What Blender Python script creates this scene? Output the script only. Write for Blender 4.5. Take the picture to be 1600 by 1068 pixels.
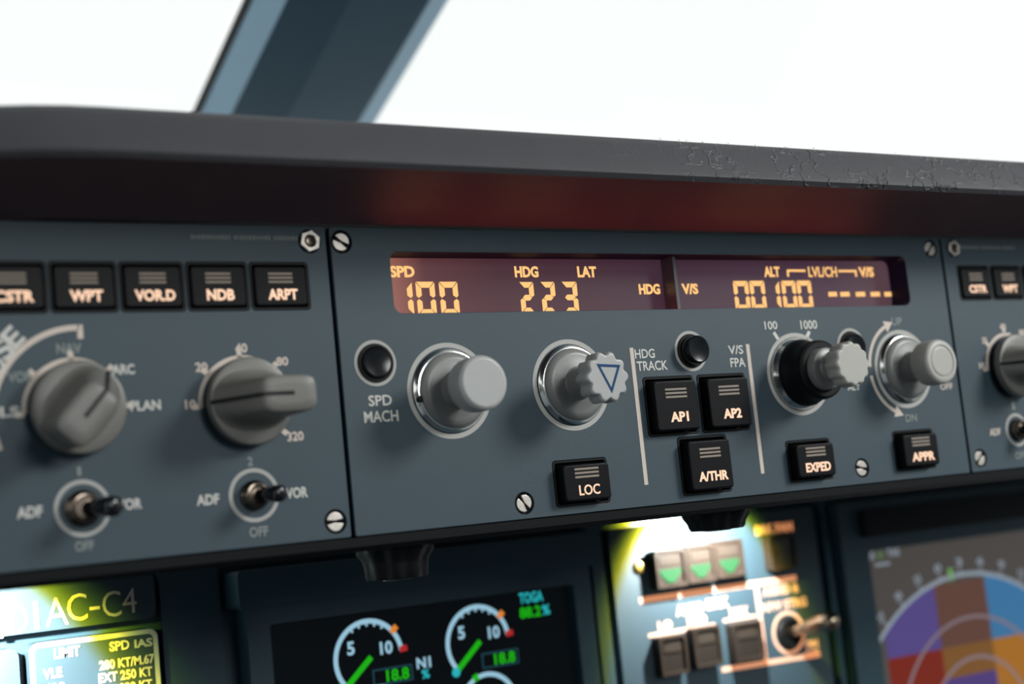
import bpy, bmesh, math, random
from mathutils import Vector, Matrix
random.seed(7)
for o in list(bpy.data.objects): bpy.data.objects.remove(o)
SC = bpy.context.scene; COL = SC.collection

# ------------------------------------------------------------------ units, camera
# panel units: u to the right, v down, w out of the panel towards the pilots; one unit is 0.22 mm
U = 0.00022
Z0 = 1.10                       # height of the panel's centre above the cockpit floor
def W3(u, v, w): return Vector((u*U, -w*U, Z0 - v*U))
F = 2332.93; CAMP = (-1327.49, 210.0, 1910.07)
def _rot(a, b, c):
    ca, sa, cb, sb, cc, sc = math.cos(a), math.sin(a), math.cos(b), math.sin(b), math.cos(c), math.sin(c)
    Ry = Matrix(((ca,0,sa),(0,1,0),(-sa,0,ca))); Rx = Matrix(((1,0,0),(0,cb,-sb),(0,sb,cb))); Rz = Matrix(((cc,-sc,0),(sc,cc,0),(0,0,1)))
    return Rz @ Rx @ Ry
RM = _rot(-0.5665715, -0.1140447, -0.1009714)      # panel axes (right, down, in) -> camera axes
RMT = RM.transposed()
def at(px, py, w=0.0):
    """point of the plane at depth w met by the photograph's pixel: (u, v)"""
    d = RMT @ Vector(((px-800)/F, (py-534)/F, 1.0)); t = (-w + CAMP[2]) / d.z
    return CAMP[0] + d.x*t, CAMP[1] + d.y*t
def zdepth(u, v, w): return (RM @ Vector((u-CAMP[0], v-CAMP[1], CAMP[2]-w))).z
def hgt(px_h, u, v, w=0): return px_h * zdepth(u, v, w) / F

cam = bpy.data.cameras.new('camera'); co = bpy.data.objects.new('camera', cam); COL.objects.link(co)
def _pw(x): return Vector((x[0], x[2], -x[1]))
ax = [_pw(RMT @ Vector(v)) for v in ((1,0,0), (0,-1,0), (0,0,-1))]
mw = Matrix((ax[0], ax[1], ax[2])).transposed().to_4x4(); mw.translation = W3(*CAMP); co.matrix_world = mw
cam.sensor_width = 36; cam.lens = F/1600*36; cam.clip_start = 0.01; cam.clip_end = 200
cam.dof.use_dof = True; cam.dof.focus_distance = zdepth(110, 30, 40)*U; cam.dof.aperture_fstop = 6.8; cam.dof.aperture_blades = 9
SC.camera = co
SC.view_settings.view_transform = 'Standard'; SC.view_settings.look = 'None'; SC.view_settings.gamma = 1
SC.view_settings.exposure = 0.0; SC.view_settings.use_curve_mapping = False

# ------------------------------------------------------------------ light
wd = bpy.data.worlds.new('overcast_sky'); SC.world = wd; wd.use_nodes = True
bg = wd.node_tree.nodes['Background']; bg.inputs[0].default_value = (0.965, 0.99, 0.98, 1); bg.inputs[1].default_value = 1.07
def area(name, loc, target, size, power, color):
    l = bpy.data.lights.new(name, 'AREA'); l.shape = 'DISK'; l.size = size; l.energy = power; l.color = color
    o = bpy.data.objects.new(name, l); COL.objects.link(o); o.location = loc
    o.rotation_euler = (Vector(target) - Vector(loc)).to_track_quat('-Z', 'Y').to_euler(); return o
area('dome_lamp', (1.0, -0.95, 1.70), (0.1, 0.0, 1.1), 0.40, 15.0, (0.98, 1.0, 0.97))
area('cabin_fill', (0.22, -1.95, 1.55), (0.05, 0.0, 1.1), 0.6, 11.0, (0.98, 1.0, 0.97))  # added frontal fill for the panels, not a known lamp
def flood(uvw, power, tilt, half):
    """lamp under the glareshield: a white beam with the yellow rim that the phosphor of such a lamp gives"""
    l = bpy.data.lights.new('flood_lamp', 'SPOT'); l.energy = power; l.spot_size = math.radians(2*(half+7)); l.spot_blend = 0.0; l.shadow_soft_size = 0.0025
    o = bpy.data.objects.new('flood_lamp', l); COL.objects.link(o); o.location = W3(*uvw)
    o.rotation_euler = Vector((0, math.sin(math.radians(tilt)), -math.cos(math.radians(tilt)))).to_track_quat('-Z', 'Y').to_euler()
    l.use_nodes = True; nt = l.node_tree; em = nt.nodes['Emission']; tc = nt.nodes.new('ShaderNodeTexCoord'); sx = nt.nodes.new('ShaderNodeSeparateXYZ')
    ab = nt.nodes.new('ShaderNodeMath'); ab.operation = 'ABSOLUTE'; ac = nt.nodes.new('ShaderNodeMath'); ac.operation = 'ARCCOSINE'
    mr = nt.nodes.new('ShaderNodeMapRange'); cr = nt.nodes.new('ShaderNodeValToRGB')
    mr.inputs['From Min'].default_value = math.radians(half-12); mr.inputs['From Max'].default_value = math.radians(half+7)
    K = nt.links.new
    K(tc.outputs['Normal'], sx.inputs[0]); K(sx.outputs['Z'], ab.inputs[0]); K(ab.outputs[0], ac.inputs[0]); K(ac.outputs[0], mr.inputs['Value']); K(mr.outputs[0], cr.inputs[0]); K(cr.outputs[0], em.inputs['Color'])
    e = cr.color_ramp.elements; e[0].position = 0.0; e[0].color = (1.0, 0.97, 0.90, 1); e[1].position = 1.0; e[1].color = (0.0, 0.0, 0.0, 1)
    for p, c in ((0.50, (1.0, 0.98, 0.86)), (0.57, (0.85, 0.64, 0.02)), (0.70, (0.34, 0.30, 0.004)), (0.84, (0.06, 0.075, 0.004))):
        q = e.new(p); q.color = (*c, 1)
flood((-920, 248, -400), 7.0, 60, 51.4); flood((722, 248, -500), 2.3, 55, 48.5)

# ------------------------------------------------------------------ materials
def mat(name, color, rough=0.5, metal=0.0, noise=0.0, nscale=400.0, bump=0.0, bscale=900.0, spec=0.5, emit=None, estr=0.0):
    m = bpy.data.materials.new(name); m.use_nodes = True; nt = m.node_tree; b = nt.nodes['Principled BSDF']
    c = (*color, 1) if len(color) == 3 else color
    b.inputs['Base Color'].default_value = c; b.inputs['Roughness'].default_value = rough; b.inputs['Metallic'].default_value = metal
    b.inputs['Specular IOR Level'].default_value = spec
    if emit: b.inputs['Emission Color'].default_value = (*emit, 1); b.inputs['Emission Strength'].default_value = estr
    tc = nt.nodes.new('ShaderNodeTexCoord')
    if noise:
        n = nt.nodes.new('ShaderNodeTexNoise'); n.inputs['Scale'].default_value = nscale; n.inputs['Detail'].default_value = 5
        nt.links.new(tc.outputs['Object'], n.inputs['Vector'])
        r = nt.nodes.new('ShaderNodeMapRange'); r.inputs['To Min'].default_value = 1-noise; r.inputs['To Max'].default_value = 1+noise
        nt.links.new(n.outputs['Fac'], r.inputs['Value'])
        mx = nt.nodes.new('ShaderNodeVectorMath'); mx.operation = 'SCALE'; mx.inputs[0].default_value = c[:3]
        nt.links.new(r.outputs[0], mx.inputs['Scale']); nt.links.new(mx.outputs[0], b.inputs['Base Color'])
    if bump:
        n = nt.nodes.new('ShaderNodeTexNoise'); n.inputs['Scale'].default_value = bscale; n.inputs['Detail'].default_value = 4
        nt.links.new(tc.outputs['Object'], n.inputs['Vector'])
        bp = nt.nodes.new('ShaderNodeBump'); bp.inputs['Strength'].default_value = bump; bp.inputs['Distance'].default_value = 0.0004
        nt.links.new(n.outputs['Fac'], bp.inputs['Height']); nt.links.new(bp.outputs['Normal'], b.inputs['Normal'])
    return m
def glow(name, color, strength): return mat(name, (0.008, 0.008, 0.008), 0.6, spec=0.08, emit=color, estr=strength)
MT = {
 'panel': mat('blue_grey_panel_paint', (0.0245, 0.051, 0.070), 0.55, noise=0.10, nscale=60, bump=0.12, bscale=2500),
 'board': mat('dark_blue_board_paint', (0.018, 0.054, 0.078), 0.55, noise=0.10, nscale=50, bump=0.1, bscale=2000),
 'black': mat('black_plastic', (0.004, 0.005, 0.006), 0.5, spec=0.18, noise=0.15, nscale=300, bump=0.05),
 'key': mat('black_key_plastic', (0.0045, 0.0045, 0.006), 0.45, spec=0.12, noise=0.15, nscale=300, bump=0.04),
 'gap': mat('black_gap', (0.004, 0.004, 0.005), 0.8, noise=0.1),
 'gloss': mat('black_gloss_plastic', (0.006, 0.007, 0.009), 0.16, noise=0.1),
 'grey': mat('grey_knob_plastic', (0.41, 0.412, 0.405), 0.36, noise=0.05, nscale=200, bump=0.04, bscale=3000),
 'grey2': mat('warm_grey_knob_plastic', (0.41, 0.40, 0.37), 0.42, noise=0.05, nscale=200, bump=0.04, bscale=3000),
 'skirt': mat('shaded_grey_knob_plastic', (0.225, 0.225, 0.22), 0.36, noise=0.05, nscale=200, bump=0.04, bscale=3000),  # cap plastic darkened to hold the shade on skirts and stems
 'trim': mat('black_trim_strip', (0.004, 0.005, 0.006), 0.55, noise=0.1, spec=0.12),
 'dgrey': mat('dark_grey_knob_plastic', (0.145, 0.142, 0.13), 0.42, noise=0.06, nscale=200, bump=0.05, bscale=3000),
 'chrome': mat('polished_metal', (0.85, 0.85, 0.82), 0.16, 1.0, noise=0.05),
 'screw': mat('screw_steel', (0.55, 0.51, 0.47), 0.40, 1.0, noise=0.2, nscale=1200, bump=0.15, bscale=3000),
 'bush': mat('bushing_metal', (0.13, 0.105, 0.085), 0.2, 1.0, noise=0.1),
 'ringpaint': mat('grey_white_ring_paint', (0.40, 0.395, 0.375), 0.6, noise=0.05, nscale=800),
 'paint': mat('off_white_lettering_paint', (0.62, 0.605, 0.57), 0.6, noise=0.05, nscale=800),
 'paintwarm': mat('warm_white_lettering_paint', (0.62, 0.53, 0.465), 0.6, noise=0.05, nscale=800),
 'paintdim': mat('dim_lettering_paint', (0.22, 0.245, 0.24), 0.6, noise=0.05, nscale=800),
 'micro': mat('micro_print_paint', (0.16, 0.18, 0.18), 0.6, noise=0.3, nscale=3000),
 'blue': mat('blue_marking_paint', (0.006, 0.055, 0.16), 0.6, spec=0.15, noise=0.08, nscale=900),
 'legend': glow('backlit_warm_legend', (1.0, 0.66, 0.46), 1.15),
 'legendbar': mat('unlit_legend_bar', (0.23, 0.19, 0.155), 0.6, noise=0.1, emit=(1.0, 0.75, 0.55), estr=0.03),
 'amber': glow('amber_segment', (1.0, 0.55, 0.20), 1.12),
 'leather': None, 'under': None,
}
def leather(name, color, rough, vein):
    m = mat(name, color, rough, noise=0.12, nscale=90); nt = m.node_tree; b = nt.nodes['Principled BSDF']; tc = nt.nodes.new('ShaderNodeTexCoord')
    fine = nt.nodes.new('ShaderNodeTexNoise'); fine.inputs['Scale'].default_value = 1400; fine.inputs['Detail'].default_value = 3
    warp = nt.nodes.new('ShaderNodeTexNoise'); warp.inputs['Scale'].default_value = 90; warp.inputs['Detail'].default_value = 3
    add = nt.nodes.new('ShaderNodeVectorMath'); add.operation = 'MULTIPLY_ADD'; add.inputs[1].default_value = (0.016, 0.016, 0.016)
    vo = nt.nodes.new('ShaderNodeTexVoronoi'); vo.feature = 'DISTANCE_TO_EDGE'; vo.inputs['Scale'].default_value = 95
    L = nt.links.new
    L(tc.outputs['Object'], fine.inputs['Vector']); L(tc.outputs['Object'], warp.inputs['Vector'])
    L(warp.outputs['Color'], add.inputs[0]); L(tc.outputs['Object'], add.inputs[2]); L(add.outputs[0], vo.inputs['Vector'])
    rm = nt.nodes.new('ShaderNodeMapRange'); rm.inputs['From Min'].default_value = 0; rm.inputs['From Max'].default_value = 0.05; rm.inputs['To Min'].default_value = 1; rm.inputs['To Max'].default_value = 0
    L(vo.outputs['Distance'], rm.inputs['Value'])
    # creases gather where hands rest, towards the right
    sx = nt.nodes.new('ShaderNodeSeparateXYZ'); L(tc.outputs['Object'], sx.inputs[0])
    fx = nt.nodes.new('ShaderNodeMapRange'); fx.inputs['From Min'].default_value = -0.02; fx.inputs['From Max'].default_value = 0.14; L(sx.outputs['X'], fx.inputs['Value'])
    pn = nt.nodes.new('ShaderNodeTexNoise'); pn.inputs['Scale'].default_value = 45; L(tc.outputs['Object'], pn.inputs['Vector'])
    pr = nt.nodes.new('ShaderNodeMapRange'); pr.inputs['From Min'].default_value = 0.40; pr.inputs['From Max'].default_value = 0.54; L(pn.outputs['Fac'], pr.inputs['Value'])
    m1 = nt.nodes.new('ShaderNodeMath'); m1.operation = 'MULTIPLY'; L(rm.outputs[0], m1.inputs[0]); L(fx.outputs[0], m1.inputs[1])
    m2 = nt.nodes.new('ShaderNodeMath'); m2.operation = 'MULTIPLY'; L(m1.outputs[0], m2.inputs[0]); L(pr.outputs[0], m2.inputs[1])
    h = nt.nodes.new('ShaderNodeMath'); h.operation = 'MULTIPLY_ADD'; h.inputs[1].default_value = vein; L(m2.outputs[0], h.inputs[0])
    fs = nt.nodes.new('ShaderNodeMath'); fs.operation = 'MULTIPLY'; fs.inputs[1].default_value = 0.25; L(fine.outputs['Fac'], fs.inputs[0]); L(fs.outputs[0], h.inputs[2])
    bp = nt.nodes.new('ShaderNodeBump'); bp.inputs['Strength'].default_value = 0.6; bp.inputs['Distance'].default_value = 0.0006
    L(h.outputs[0], bp.inputs['Height']); L(bp.outputs['Normal'], b.inputs['Normal'])
    return m
MT['leather'] = leather('grey_leather', (0.046, 0.045, 0.051), 0.55, 1.9)
MT['under'] = leather('black_underside_leather', (0.060, 0.046, 0.058), 0.5, 0.0)
MT['under'].node_tree.nodes['Principled BSDF'].inputs['Specular IOR Level'].default_value = 0.9
MT['under'].node_tree.nodes['Principled BSDF'].inputs['Specular Tint'].default_value = (1.0, 0.5, 0.45, 1)  # red tint painted in for the display's glow under the overhang

# ------------------------------------------------------------------ mesh helpers
def link(name, me, m, parent=None):
    if m is not None and not me.materials: me.materials.append(m)
    o = bpy.data.objects.new(name, me); COL.objects.link(o)
    if parent is not None: o.parent = parent
    return o
def raw(name, vs, fs, m, parent=None, smooth=False):
    me = bpy.data.meshes.new(name); me.from_pydata([(x*U, y*U, z*U) for x, y, z in vs], [], fs)
    bm = bmesh.new(); bm.from_mesh(me); bmesh.ops.remove_doubles(bm, verts=bm.verts, dist=1e-8); bmesh.ops.recalc_face_normals(bm, faces=bm.faces); bm.to_mesh(me); bm.free()
    if smooth:
        for p in me.polygons: p.use_smooth = True
        try: me.set_sharp_from_angle(angle=math.radians(35))
        except Exception: pass
    return link(name, me, m, parent)
def from_curve(name, cu, m, parent, zmin=None, smooth=True):
    o = bpy.data.objects.new('tmp', cu); me0 = o.to_mesh(); me = me0.copy(); o.to_mesh_clear(); bpy.data.objects.remove(o); bpy.data.curves.remove(cu)
    me.name = name
    if zmin is not None and len(me.vertices):
        lo = min(v.co.z for v in me.vertices)
        for v in me.vertices: v.co.z += zmin - lo
    for v in me.vertices: v.co *= U
    for p in me.polygons: p.use_smooth = smooth
    me.materials.clear()
    if smooth:
        try: me.set_sharp_from_angle(angle=math.radians(30))
        except Exception: pass
    return link(name, me, m, parent)
def plate(name, loops, z0, z1, m, parent=None, bevel=0.0):
    """flat plate between z0 and z1 whose outline is the first loop and whose holes are the others"""
    cu = bpy.data.curves.new(name, 'CURVE'); cu.dimensions = '2D'; cu.fill_mode = 'BOTH'
    cu.extrude = max((z1-z0)/2 - bevel, 0.001); cu.bevel_depth = bevel; cu.bevel_resolution = 2; cu.offset = -bevel
    for lp in loops:
        s = cu.splines.new('POLY'); s.points.add(len(lp)-1); s.use_cyclic_u = True
        for p, q in zip(s.points, lp): p.co = (q[0], q[1], 0, 1)
    return from_curve(name, cu, m, parent, zmin=z0)
def rrect(x0, x1, y0, y1, r=4, n=5):
    out = []
    for cx, cy, a in ((x1-r, y1-r, 0), (x0+r, y1-r, 90), (x0+r, y0+r, 180), (x1-r, y0+r, 270)):
        for k in range(n+1):
            t = math.radians(a + 90*k/n); out.append((cx + r*math.cos(t), cy + r*math.sin(t)))
    return out
def circle(x, y, r, n=48): return [(x + r*math.cos(2*math.pi*k/n), y + r*math.sin(2*math.pi*k/n)) for k in range(n)]
def arcband(cx, cy, r0, r1, a0, a1, n=40):
    ang = [math.radians(a0 + (a1-a0)*k/n) for k in range(n+1)]
    return [(cx + r1*math.cos(t), cy + r1*math.sin(t)) for t in ang] + [(cx + r0*math.cos(t), cy + r0*math.sin(t)) for t in reversed(ang)]
def strip(p, q, w):
    d = Vector((q[0]-p[0], q[1]-p[1])); n = Vector((-d.y, d.x)).normalized()*w/2
    return [(p[0]+n.x, p[1]+n.y), (p[0]-n.x, p[1]-n.y), (q[0]-n.x, q[1]-n.y), (q[0]+n.x, q[1]+n.y)]
def lathe(name, prof, m, parent=None, n=64, shape=None, off=(0, 0, 0)):
    """prof: (radius, z) pairs from the base to the tip; shape(theta, r, z) may change the radius"""
    vs, fs = [], []
    for r, z in prof:
        for k in range(n):
            t = 2*math.pi*k/n; rr = shape(t, r, z) if shape else r
            vs.append((off[0] + rr*math.cos(t), off[1] + rr*math.sin(t), off[2] + z))
    for i in range(len(prof)-1):
        for k in range(n):
            a, b = i*n+k, i*n+(k+1) % n; fs.append((a, b, b+n, a+n))
    fs.append(tuple(range((len(prof)-1)*n, len(prof)*n))); fs.append(tuple(reversed(range(n))))
    return raw(name, vs, fs, m, parent, smooth=True)
def loft(name, rings, m, parent=None, smooth=True):
    n = len(rings[0]); vs = [v for r in rings for v in r]; fs = []
    for i in range(len(rings)-1):
        for k in range(n):
            a, b = i*n+k, i*n+(k+1) % n; fs.append((a, b, b+n, a+n))
    fs.append(tuple(range((len(rings)-1)*n, len(rings)*n))); fs.append(tuple(reversed(range(n))))
    return raw(name, vs, fs, m, parent, smooth)
def box(name, x0, x1, y0, y1, z0, z1, m, parent=None, bevel=0.0):
    return plate(name, [[(x0, y0), (x1, y0), (x1, y1), (x0, y1)]], z0, z1, m, parent, bevel)
def text(name, s, cx, cy, width, height, z, m, parent, bold=0.016, rot=0.0, thick=0.5):
    cu = bpy.data.curves.new(name, 'FONT'); cu.body = s; cu.size = 1; cu.offset = bold; cu.extrude = 0.01; cu.resolution_u = 3; cu.align_x = 'LEFT'
    o = bpy.data.objects.new('tmp', cu); me0 = o.to_mesh(); me = me0.copy(); o.to_mesh_clear(); bpy.data.objects.remove(o); bpy.data.curves.remove(cu)
    me.name = name; me.materials.clear()
    xs = [v.co.x for v in me.vertices]; ys = [v.co.y for v in me.vertices]
    mx, my, sx, sy = (max(xs)+min(xs))/2, (max(ys)+min(ys))/2, max(xs)-min(xs), max(ys)-min(ys)
    ca, sa = math.cos(rot), math.sin(rot)
    for v in me.vertices:
        x = (v.co.x-mx)/sx*width; y = (v.co.y-my)/sy*height
        v.co = ((cx + x*ca - y*sa)*U, (cy + x*sa + y*ca)*U, (z + (thick if v.co.z > 0 else 0))*U)
    return link(name, me, m, parent)
def thing(name, u, v, w, label, cat, group=None, kind=None, spin=0.0):
    """an Empty at the thing's base; below it x runs right, y up and z out of the panel"""
    o = bpy.data.objects.new(name, None); COL.objects.link(o); o.empty_display_size = 0.005
    o.location = W3(u, v, w); o.rotation_euler = (math.pi/2, 0, 0)
    if spin: o.rotation_euler = (Matrix.Rotation(math.pi/2, 3, 'X') @ Matrix.Rotation(spin, 3, 'Z')).to_euler()
    if label: o['label'] = label
    if cat: o['category'] = cat
    if group: o['group'] = group
    if kind: o['kind'] = kind
    o['_uvw'] = (u, v, w); return o
def loc(o, u, v): b = o['_uvw']; return u - b[0], -(v - b[1])
def lab(o, s, p, q, hpx, m='paint', w=0.0, name='lettering', bold=0.016, z=None):
    """printed words from pixel p to pixel q, both at mid height, on the plane w"""
    a, b = at(*p, w), at(*q, w); cx, cy = loc(o, (a[0]+b[0])/2, (a[1]+b[1])/2)
    width = math.hypot(b[0]-a[0], b[1]-a[1]); h = hgt(hpx, a[0], a[1], w)
    return text(name, s, cx, cy, width, h, w - o['_uvw'][2] + 0.05 if z is None else z, MT[m] if isinstance(m, str) else m, o, bold)

# ------------------------------------------------------------------ cockpit shell
def sbox(name, x0, x1, y0, y1, z0, z1, m, parent=None):
    me = bpy.data.meshes.new(name); vs = [(x, y, z) for x in (x0, x1) for y in (y0, y1) for z in (z0, z1)]
    me.from_pydata(vs, [], [(0,1,3,2), (4,6,7,5), (0,4,5,1), (2,3,7,6), (0,2,6,4), (1,5,7,3)]); me.update()
    o = link(name, me, m, parent); 
    if parent is None: o['kind'] = 'structure'
    return o
m_lin = mat('grey_cabin_lining', (0.30, 0.33, 0.36), 0.7, noise=0.08, nscale=8, bump=0.1, bscale=200)
m_car = mat('dark_carpet', (0.035, 0.04, 0.05), 0.95, noise=0.3, nscale=200, bump=0.4, bscale=600)
sbox('floor', -1.15, 1.35, -2.1, 1.0, -0.03, 0.0, m_car)
sbox('ceiling', -1.15, 1.35, -2.1, 0.25, 2.0, 2.04, m_lin)
sbox('wall_back', -1.15, 1.35, -2.14, -2.1, 0.0, 2.0, m_lin)
for nm, xa, xb in (('wall_left', -1.19, -1.15), ('wall_right', 1.35, 1.39)):
    wl = sbox(nm, xa, xb, -2.1, 0.25, 0.0, 1.05, m_lin)
    sbox('upper_panel', xa, xb, -2.1, 0.25, 1.72, 2.0, m_lin, wl); sbox('rear_panel', xa, xb, -2.1, -0.9, 1.05, 1.72, m_lin, wl)

# windscreen: two clear panes, a raking centre post with bevelled flanks
m_glass = bpy.data.materials.new('clear_glass'); m_glass.use_nodes = True
nt = m_glass.node_tree; nt.nodes.clear(); out = nt.nodes.new('ShaderNodeOutputMaterial'); mix = nt.nodes.new('ShaderNodeMixShader'); tr = nt.nodes.new('ShaderNodeBsdfTransparent'); gl = nt.nodes.new('ShaderNodeBsdfGlossy')
gl.inputs['Roughness'].default_value = 0.02; tr.inputs[0].default_value = (0.985, 0.995, 0.99, 1); mix.inputs[0].default_value = 0.02
nt.links.new(tr.outputs[0], mix.inputs[1]); nt.links.new(gl.outputs[0], mix.inputs[2]); nt.links.new(mix.outputs[0], out.inputs['Surface'])
m_post = mat('dark_blue_post_paint', (0.030, 0.088, 0.135), 0.5, noise=0.08, nscale=20, bump=0.06)
m_flank = mat('lit_flank_paint', (0.25, 0.42, 0.55), 0.5, noise=0.06, nscale=20)  # post colour lightened for the window light on its flanks
win = bpy.data.objects.new('window_1', None); COL.objects.link(win); win['kind'] = 'structure'
PB = -1500.0                                  # depth of the post where the glareshield hides its foot
pb = at(469, 175, PB)
# the post stays in one plane u = const while it leans back over the pilots
def post_w(px, py):                           # depth at which the pixel's ray has u = pb[0]
    lo, hi = PB, PB+2600
    for _ in range(60):
        md = (lo+hi)/2
        if at(px, py, md)[0] > pb[0]: lo = md
        else: hi = md
    return lo
pw = post_w(563, 0); pt = at(563, 0, pw)
dv, dw = pt[1]-pb[1], pw-PB
def along(t, du, dn):                         # t along the post, du sideways, dn outwards (towards the pilots, square to the post)
    ln = math.hypot(dv, dw); n = (dw/ln, -dv/ln)
    n = (-n[0], -n[1]) if (-dv) < 0 else n
    return W3(pb[0]+du, pb[1]+dv*t + n[0]*dn, PB+dw*t + n[1]*dn)
def prism(name, prof, t0, t1, m, parent):
    vs = [along(t, *p) for t in (t0, t1) for p in prof]; n = len(prof)
    fs = [(k, (k+1) % n, n+(k+1) % n, n+k) for k in range(n)] + [tuple(range(n)), tuple(reversed(range(n, 2*n)))]
    me = bpy.data.meshes.new(name); me.from_pydata([tuple(v) for v in vs], [], fs); 
    bm = bmesh.new(); bm.from_mesh(me); bmesh.ops.recalc_face_normals(bm, faces=bm.faces); bm.to_mesh(me); bm.free()
    return link(name, me, m, parent)
PW = 177
prism('center_post', [(-PW, 0), (-PW*0.2, 14), (PW, 0), (PW, -40), (-PW, -40)], -0.6, 3.0, m_post, win)
prism('seal', [(-PW-46, -64), (-PW-46, -92), (-PW-52, -92), (-PW-52, -64)], -0.6, 3.0, MT['gap'], win)
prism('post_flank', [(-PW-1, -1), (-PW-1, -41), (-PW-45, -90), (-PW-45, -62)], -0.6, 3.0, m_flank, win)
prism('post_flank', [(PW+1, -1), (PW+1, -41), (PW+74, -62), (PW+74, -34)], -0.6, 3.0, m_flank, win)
for s in (-1, 1):
    a, b = s*(PW+58), s*(PW+3900)
    prism('pane', [(a, -104), (b, -104), (b, -124), (a, -124)], -0.6, 3.0, m_glass, win)

# ------------------------------------------------------------------ glareshield
gs = thing('glareshield', 0, 0, 0, 'dark grey leather glareshield overhanging the instrument panels below the windscreen', 'glareshield')
VT = -224.0
def lipsolve(px, py, w): return at(px, py, w)[1]
v_lo = lipsolve(800, 266, 205); v_hi = lipsolve(800, 206, 150)
prof_lip = [(12, VT-1), (40, VT-12), (110, VT-30), (180, (VT-30+v_lo)/2-4), (201, v_lo+4), (207, v_lo-3), (204, v_lo-10), (172, v_hi+14), (163, v_hi+4), (150, v_hi-1), (130, v_hi-4)]
def endcurve(w_, v_, s):       # s: 0 straight ... 1 turned away round the left end
    return s
xs = [(2600, 0), (-800, 0)]
def sweep(name, prof, m, parent, close_back=None):
    # plan path: straight along u, then a quarter turn away from the pilots at the left end
    path = [(2700, 0.0, 0.0)]
    for k in range(0, 29): path.append((2700 - (2700+770)*k/28, 0.0, 0.0))
    R_ = 330.0
    for k in range(1, 13):
        a = math.radians(70*k/12); path.append((-770 - R_*math.sin(a), -R_*(1-math.cos(a)), a))
    vs, fs = [], []
    for (u, back, a) in path[1:]:
        for w, v in prof:
            off = w - 0.0
            vs.append((u - off*math.sin(a)*0.55, -v, back + off*math.cos(a)))
    n = len(prof)
    for i in range(len(path)-2):
        for k in range(n-1):
            p = i*n+k; fs.append((p, p+1, p+n+1, p+n))
    return raw(name, vs, fs, m, parent, smooth=True)
sweep('underside', prof_lip[:5], MT['under'], gs)
sweep('padded_lip', prof_lip[4:], MT['leather'], gs)
top = sweep('top_cover', [(130, v_hi-4), (0, v_hi+6), (-700, v_hi+70), (-1900, v_hi+200)], MT['leather'], gs)
# lint caught on the leather along the upper edge
m_lint = mat('pale_lint', (0.62, 0.64, 0.66), 0.9, noise=0.1)
vs, fs = [], []
for k in range(95):
    u0 = random.uniform(60, 1150)
    if random.random() < 0.5: w0, v0 = random.uniform(160, 163), v_hi + 5.5
    else: tt = random.random(); w0, v0 = 164.5 + 40*tt, v_hi + 6 + (v_lo - 12 - v_hi)*tt
    a = random.uniform(0, 2*math.pi); ln = random.uniform(3, 9); b = len(vs); c = random.uniform(-1.2, 1.2)
    for q in range(4):
        aa = a + c*q/3; du, dv = ln*q/3*math.cos(aa), ln*q/3*math.sin(aa)*0.8
        for ex, ey in ((-.35, -.35), (.35, -.35), (.35, .35), (-.35, .35)): vs.append((u0+du+ex, -(v0+dv)+ey + (1.2 if q in (1, 2) else 0.4), w0 + 1.0 + (1.0 if q in (1, 2) else 0.0)))
    for q in range(3):
        for m_ in range(4): fs.append((b+4*q+m_, b+4*q+(m_+1) % 4, b+4*q+4+(m_+1) % 4, b+4*q+4+m_))
li = raw('lint_fibres', vs, fs, m_lint, gs); li['kind'] = 'stuff'
# housing that carries the panels
HB = 240
raw('housing', [(u, -v, w) for u in (-1500, 2600) for v, w in ((VT-2, -62), (HB, -62), (HB, -600), (VT-2, -600))], [(0,1,5,4), (1,2,6,5), (2,3,7,6), (3,0,4,7), (0,3,2,1), (4,5,6,7)], MT['gap'], gs)
raw('lower_trim', [(u, -v, w) for u in (-1500, 2600) for v, w in ((221, -2), (234, -2), (241, -12), (241, -64), (221, -64))], [(0,1,6,5), (1,2,7,6), (2,3,8,7), (3,4,9,8), (4,0,5,9), (0,4,3,2,1), (5,6,7,8,9)], MT['trim'], gs)

# ------------------------------------------------------------------ control panels with their cut-outs
BTN = {'efis': (-171, -104), 'ap': (15.5, 110)}
pitch = (-530+805)/3.0
buttons = []      # (words, u0, u1, v0, v1, kind)
L0 = -530
for k, s in enumerate(('ARPT', 'NDB', 'VOR.D', 'WPT', 'CSTR')):
    a = L0 - pitch*k; buttons.append((s, a, a+88, -171, -104, 'left'))
buttons += [('AP1', 128, 230, 15, 110, 'mid'), ('AP2', 239, 341, 15, 110, 'mid'), ('A/THR', 184, 286, 115, 209, 'mid'),
            ('LOC', -62, 39, 137, 207, 'low'), ('EXPED', 415, 516, 135, 205, 'low'), ('APPR', 671, 773, 133, 204, 'low')]
for k, s in enumerate(('CSTR', 'WPT', 'VOR.D')):
    a = 899 + pitch*k; buttons.append((s, a, a+88, -171, -104, 'right'))
rounds = [(464.4*0-348.1, -24.4, 'mach'), (233.0, -25.7, 'trk'), (598.0, -22.0, 'metric')]
SCREWS = {'L': [(-435, -202, 'nut'), (-432, 196, 'screw')], 'C': [(-385, -202, 'screw'), (-119, 196, 'screw'), (587, 192, 'screw'), (834, -203, 'screw')], 'R': [(896, -204, 'nut'), (893, 195, 'screw')]}
DISP = (-309, 763, -188, -96)
def holes(o, u0, u1):
    out = []
    for s, a, b, c, d, k in buttons:
        if u0 < a < u1:
            x0, y1 = loc(o, a, c); x1, y0 = loc(o, b, d); out.append(rrect(x0-.6, x1+.6, y0-.6, y1+.6, 6))
    return out
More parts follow.
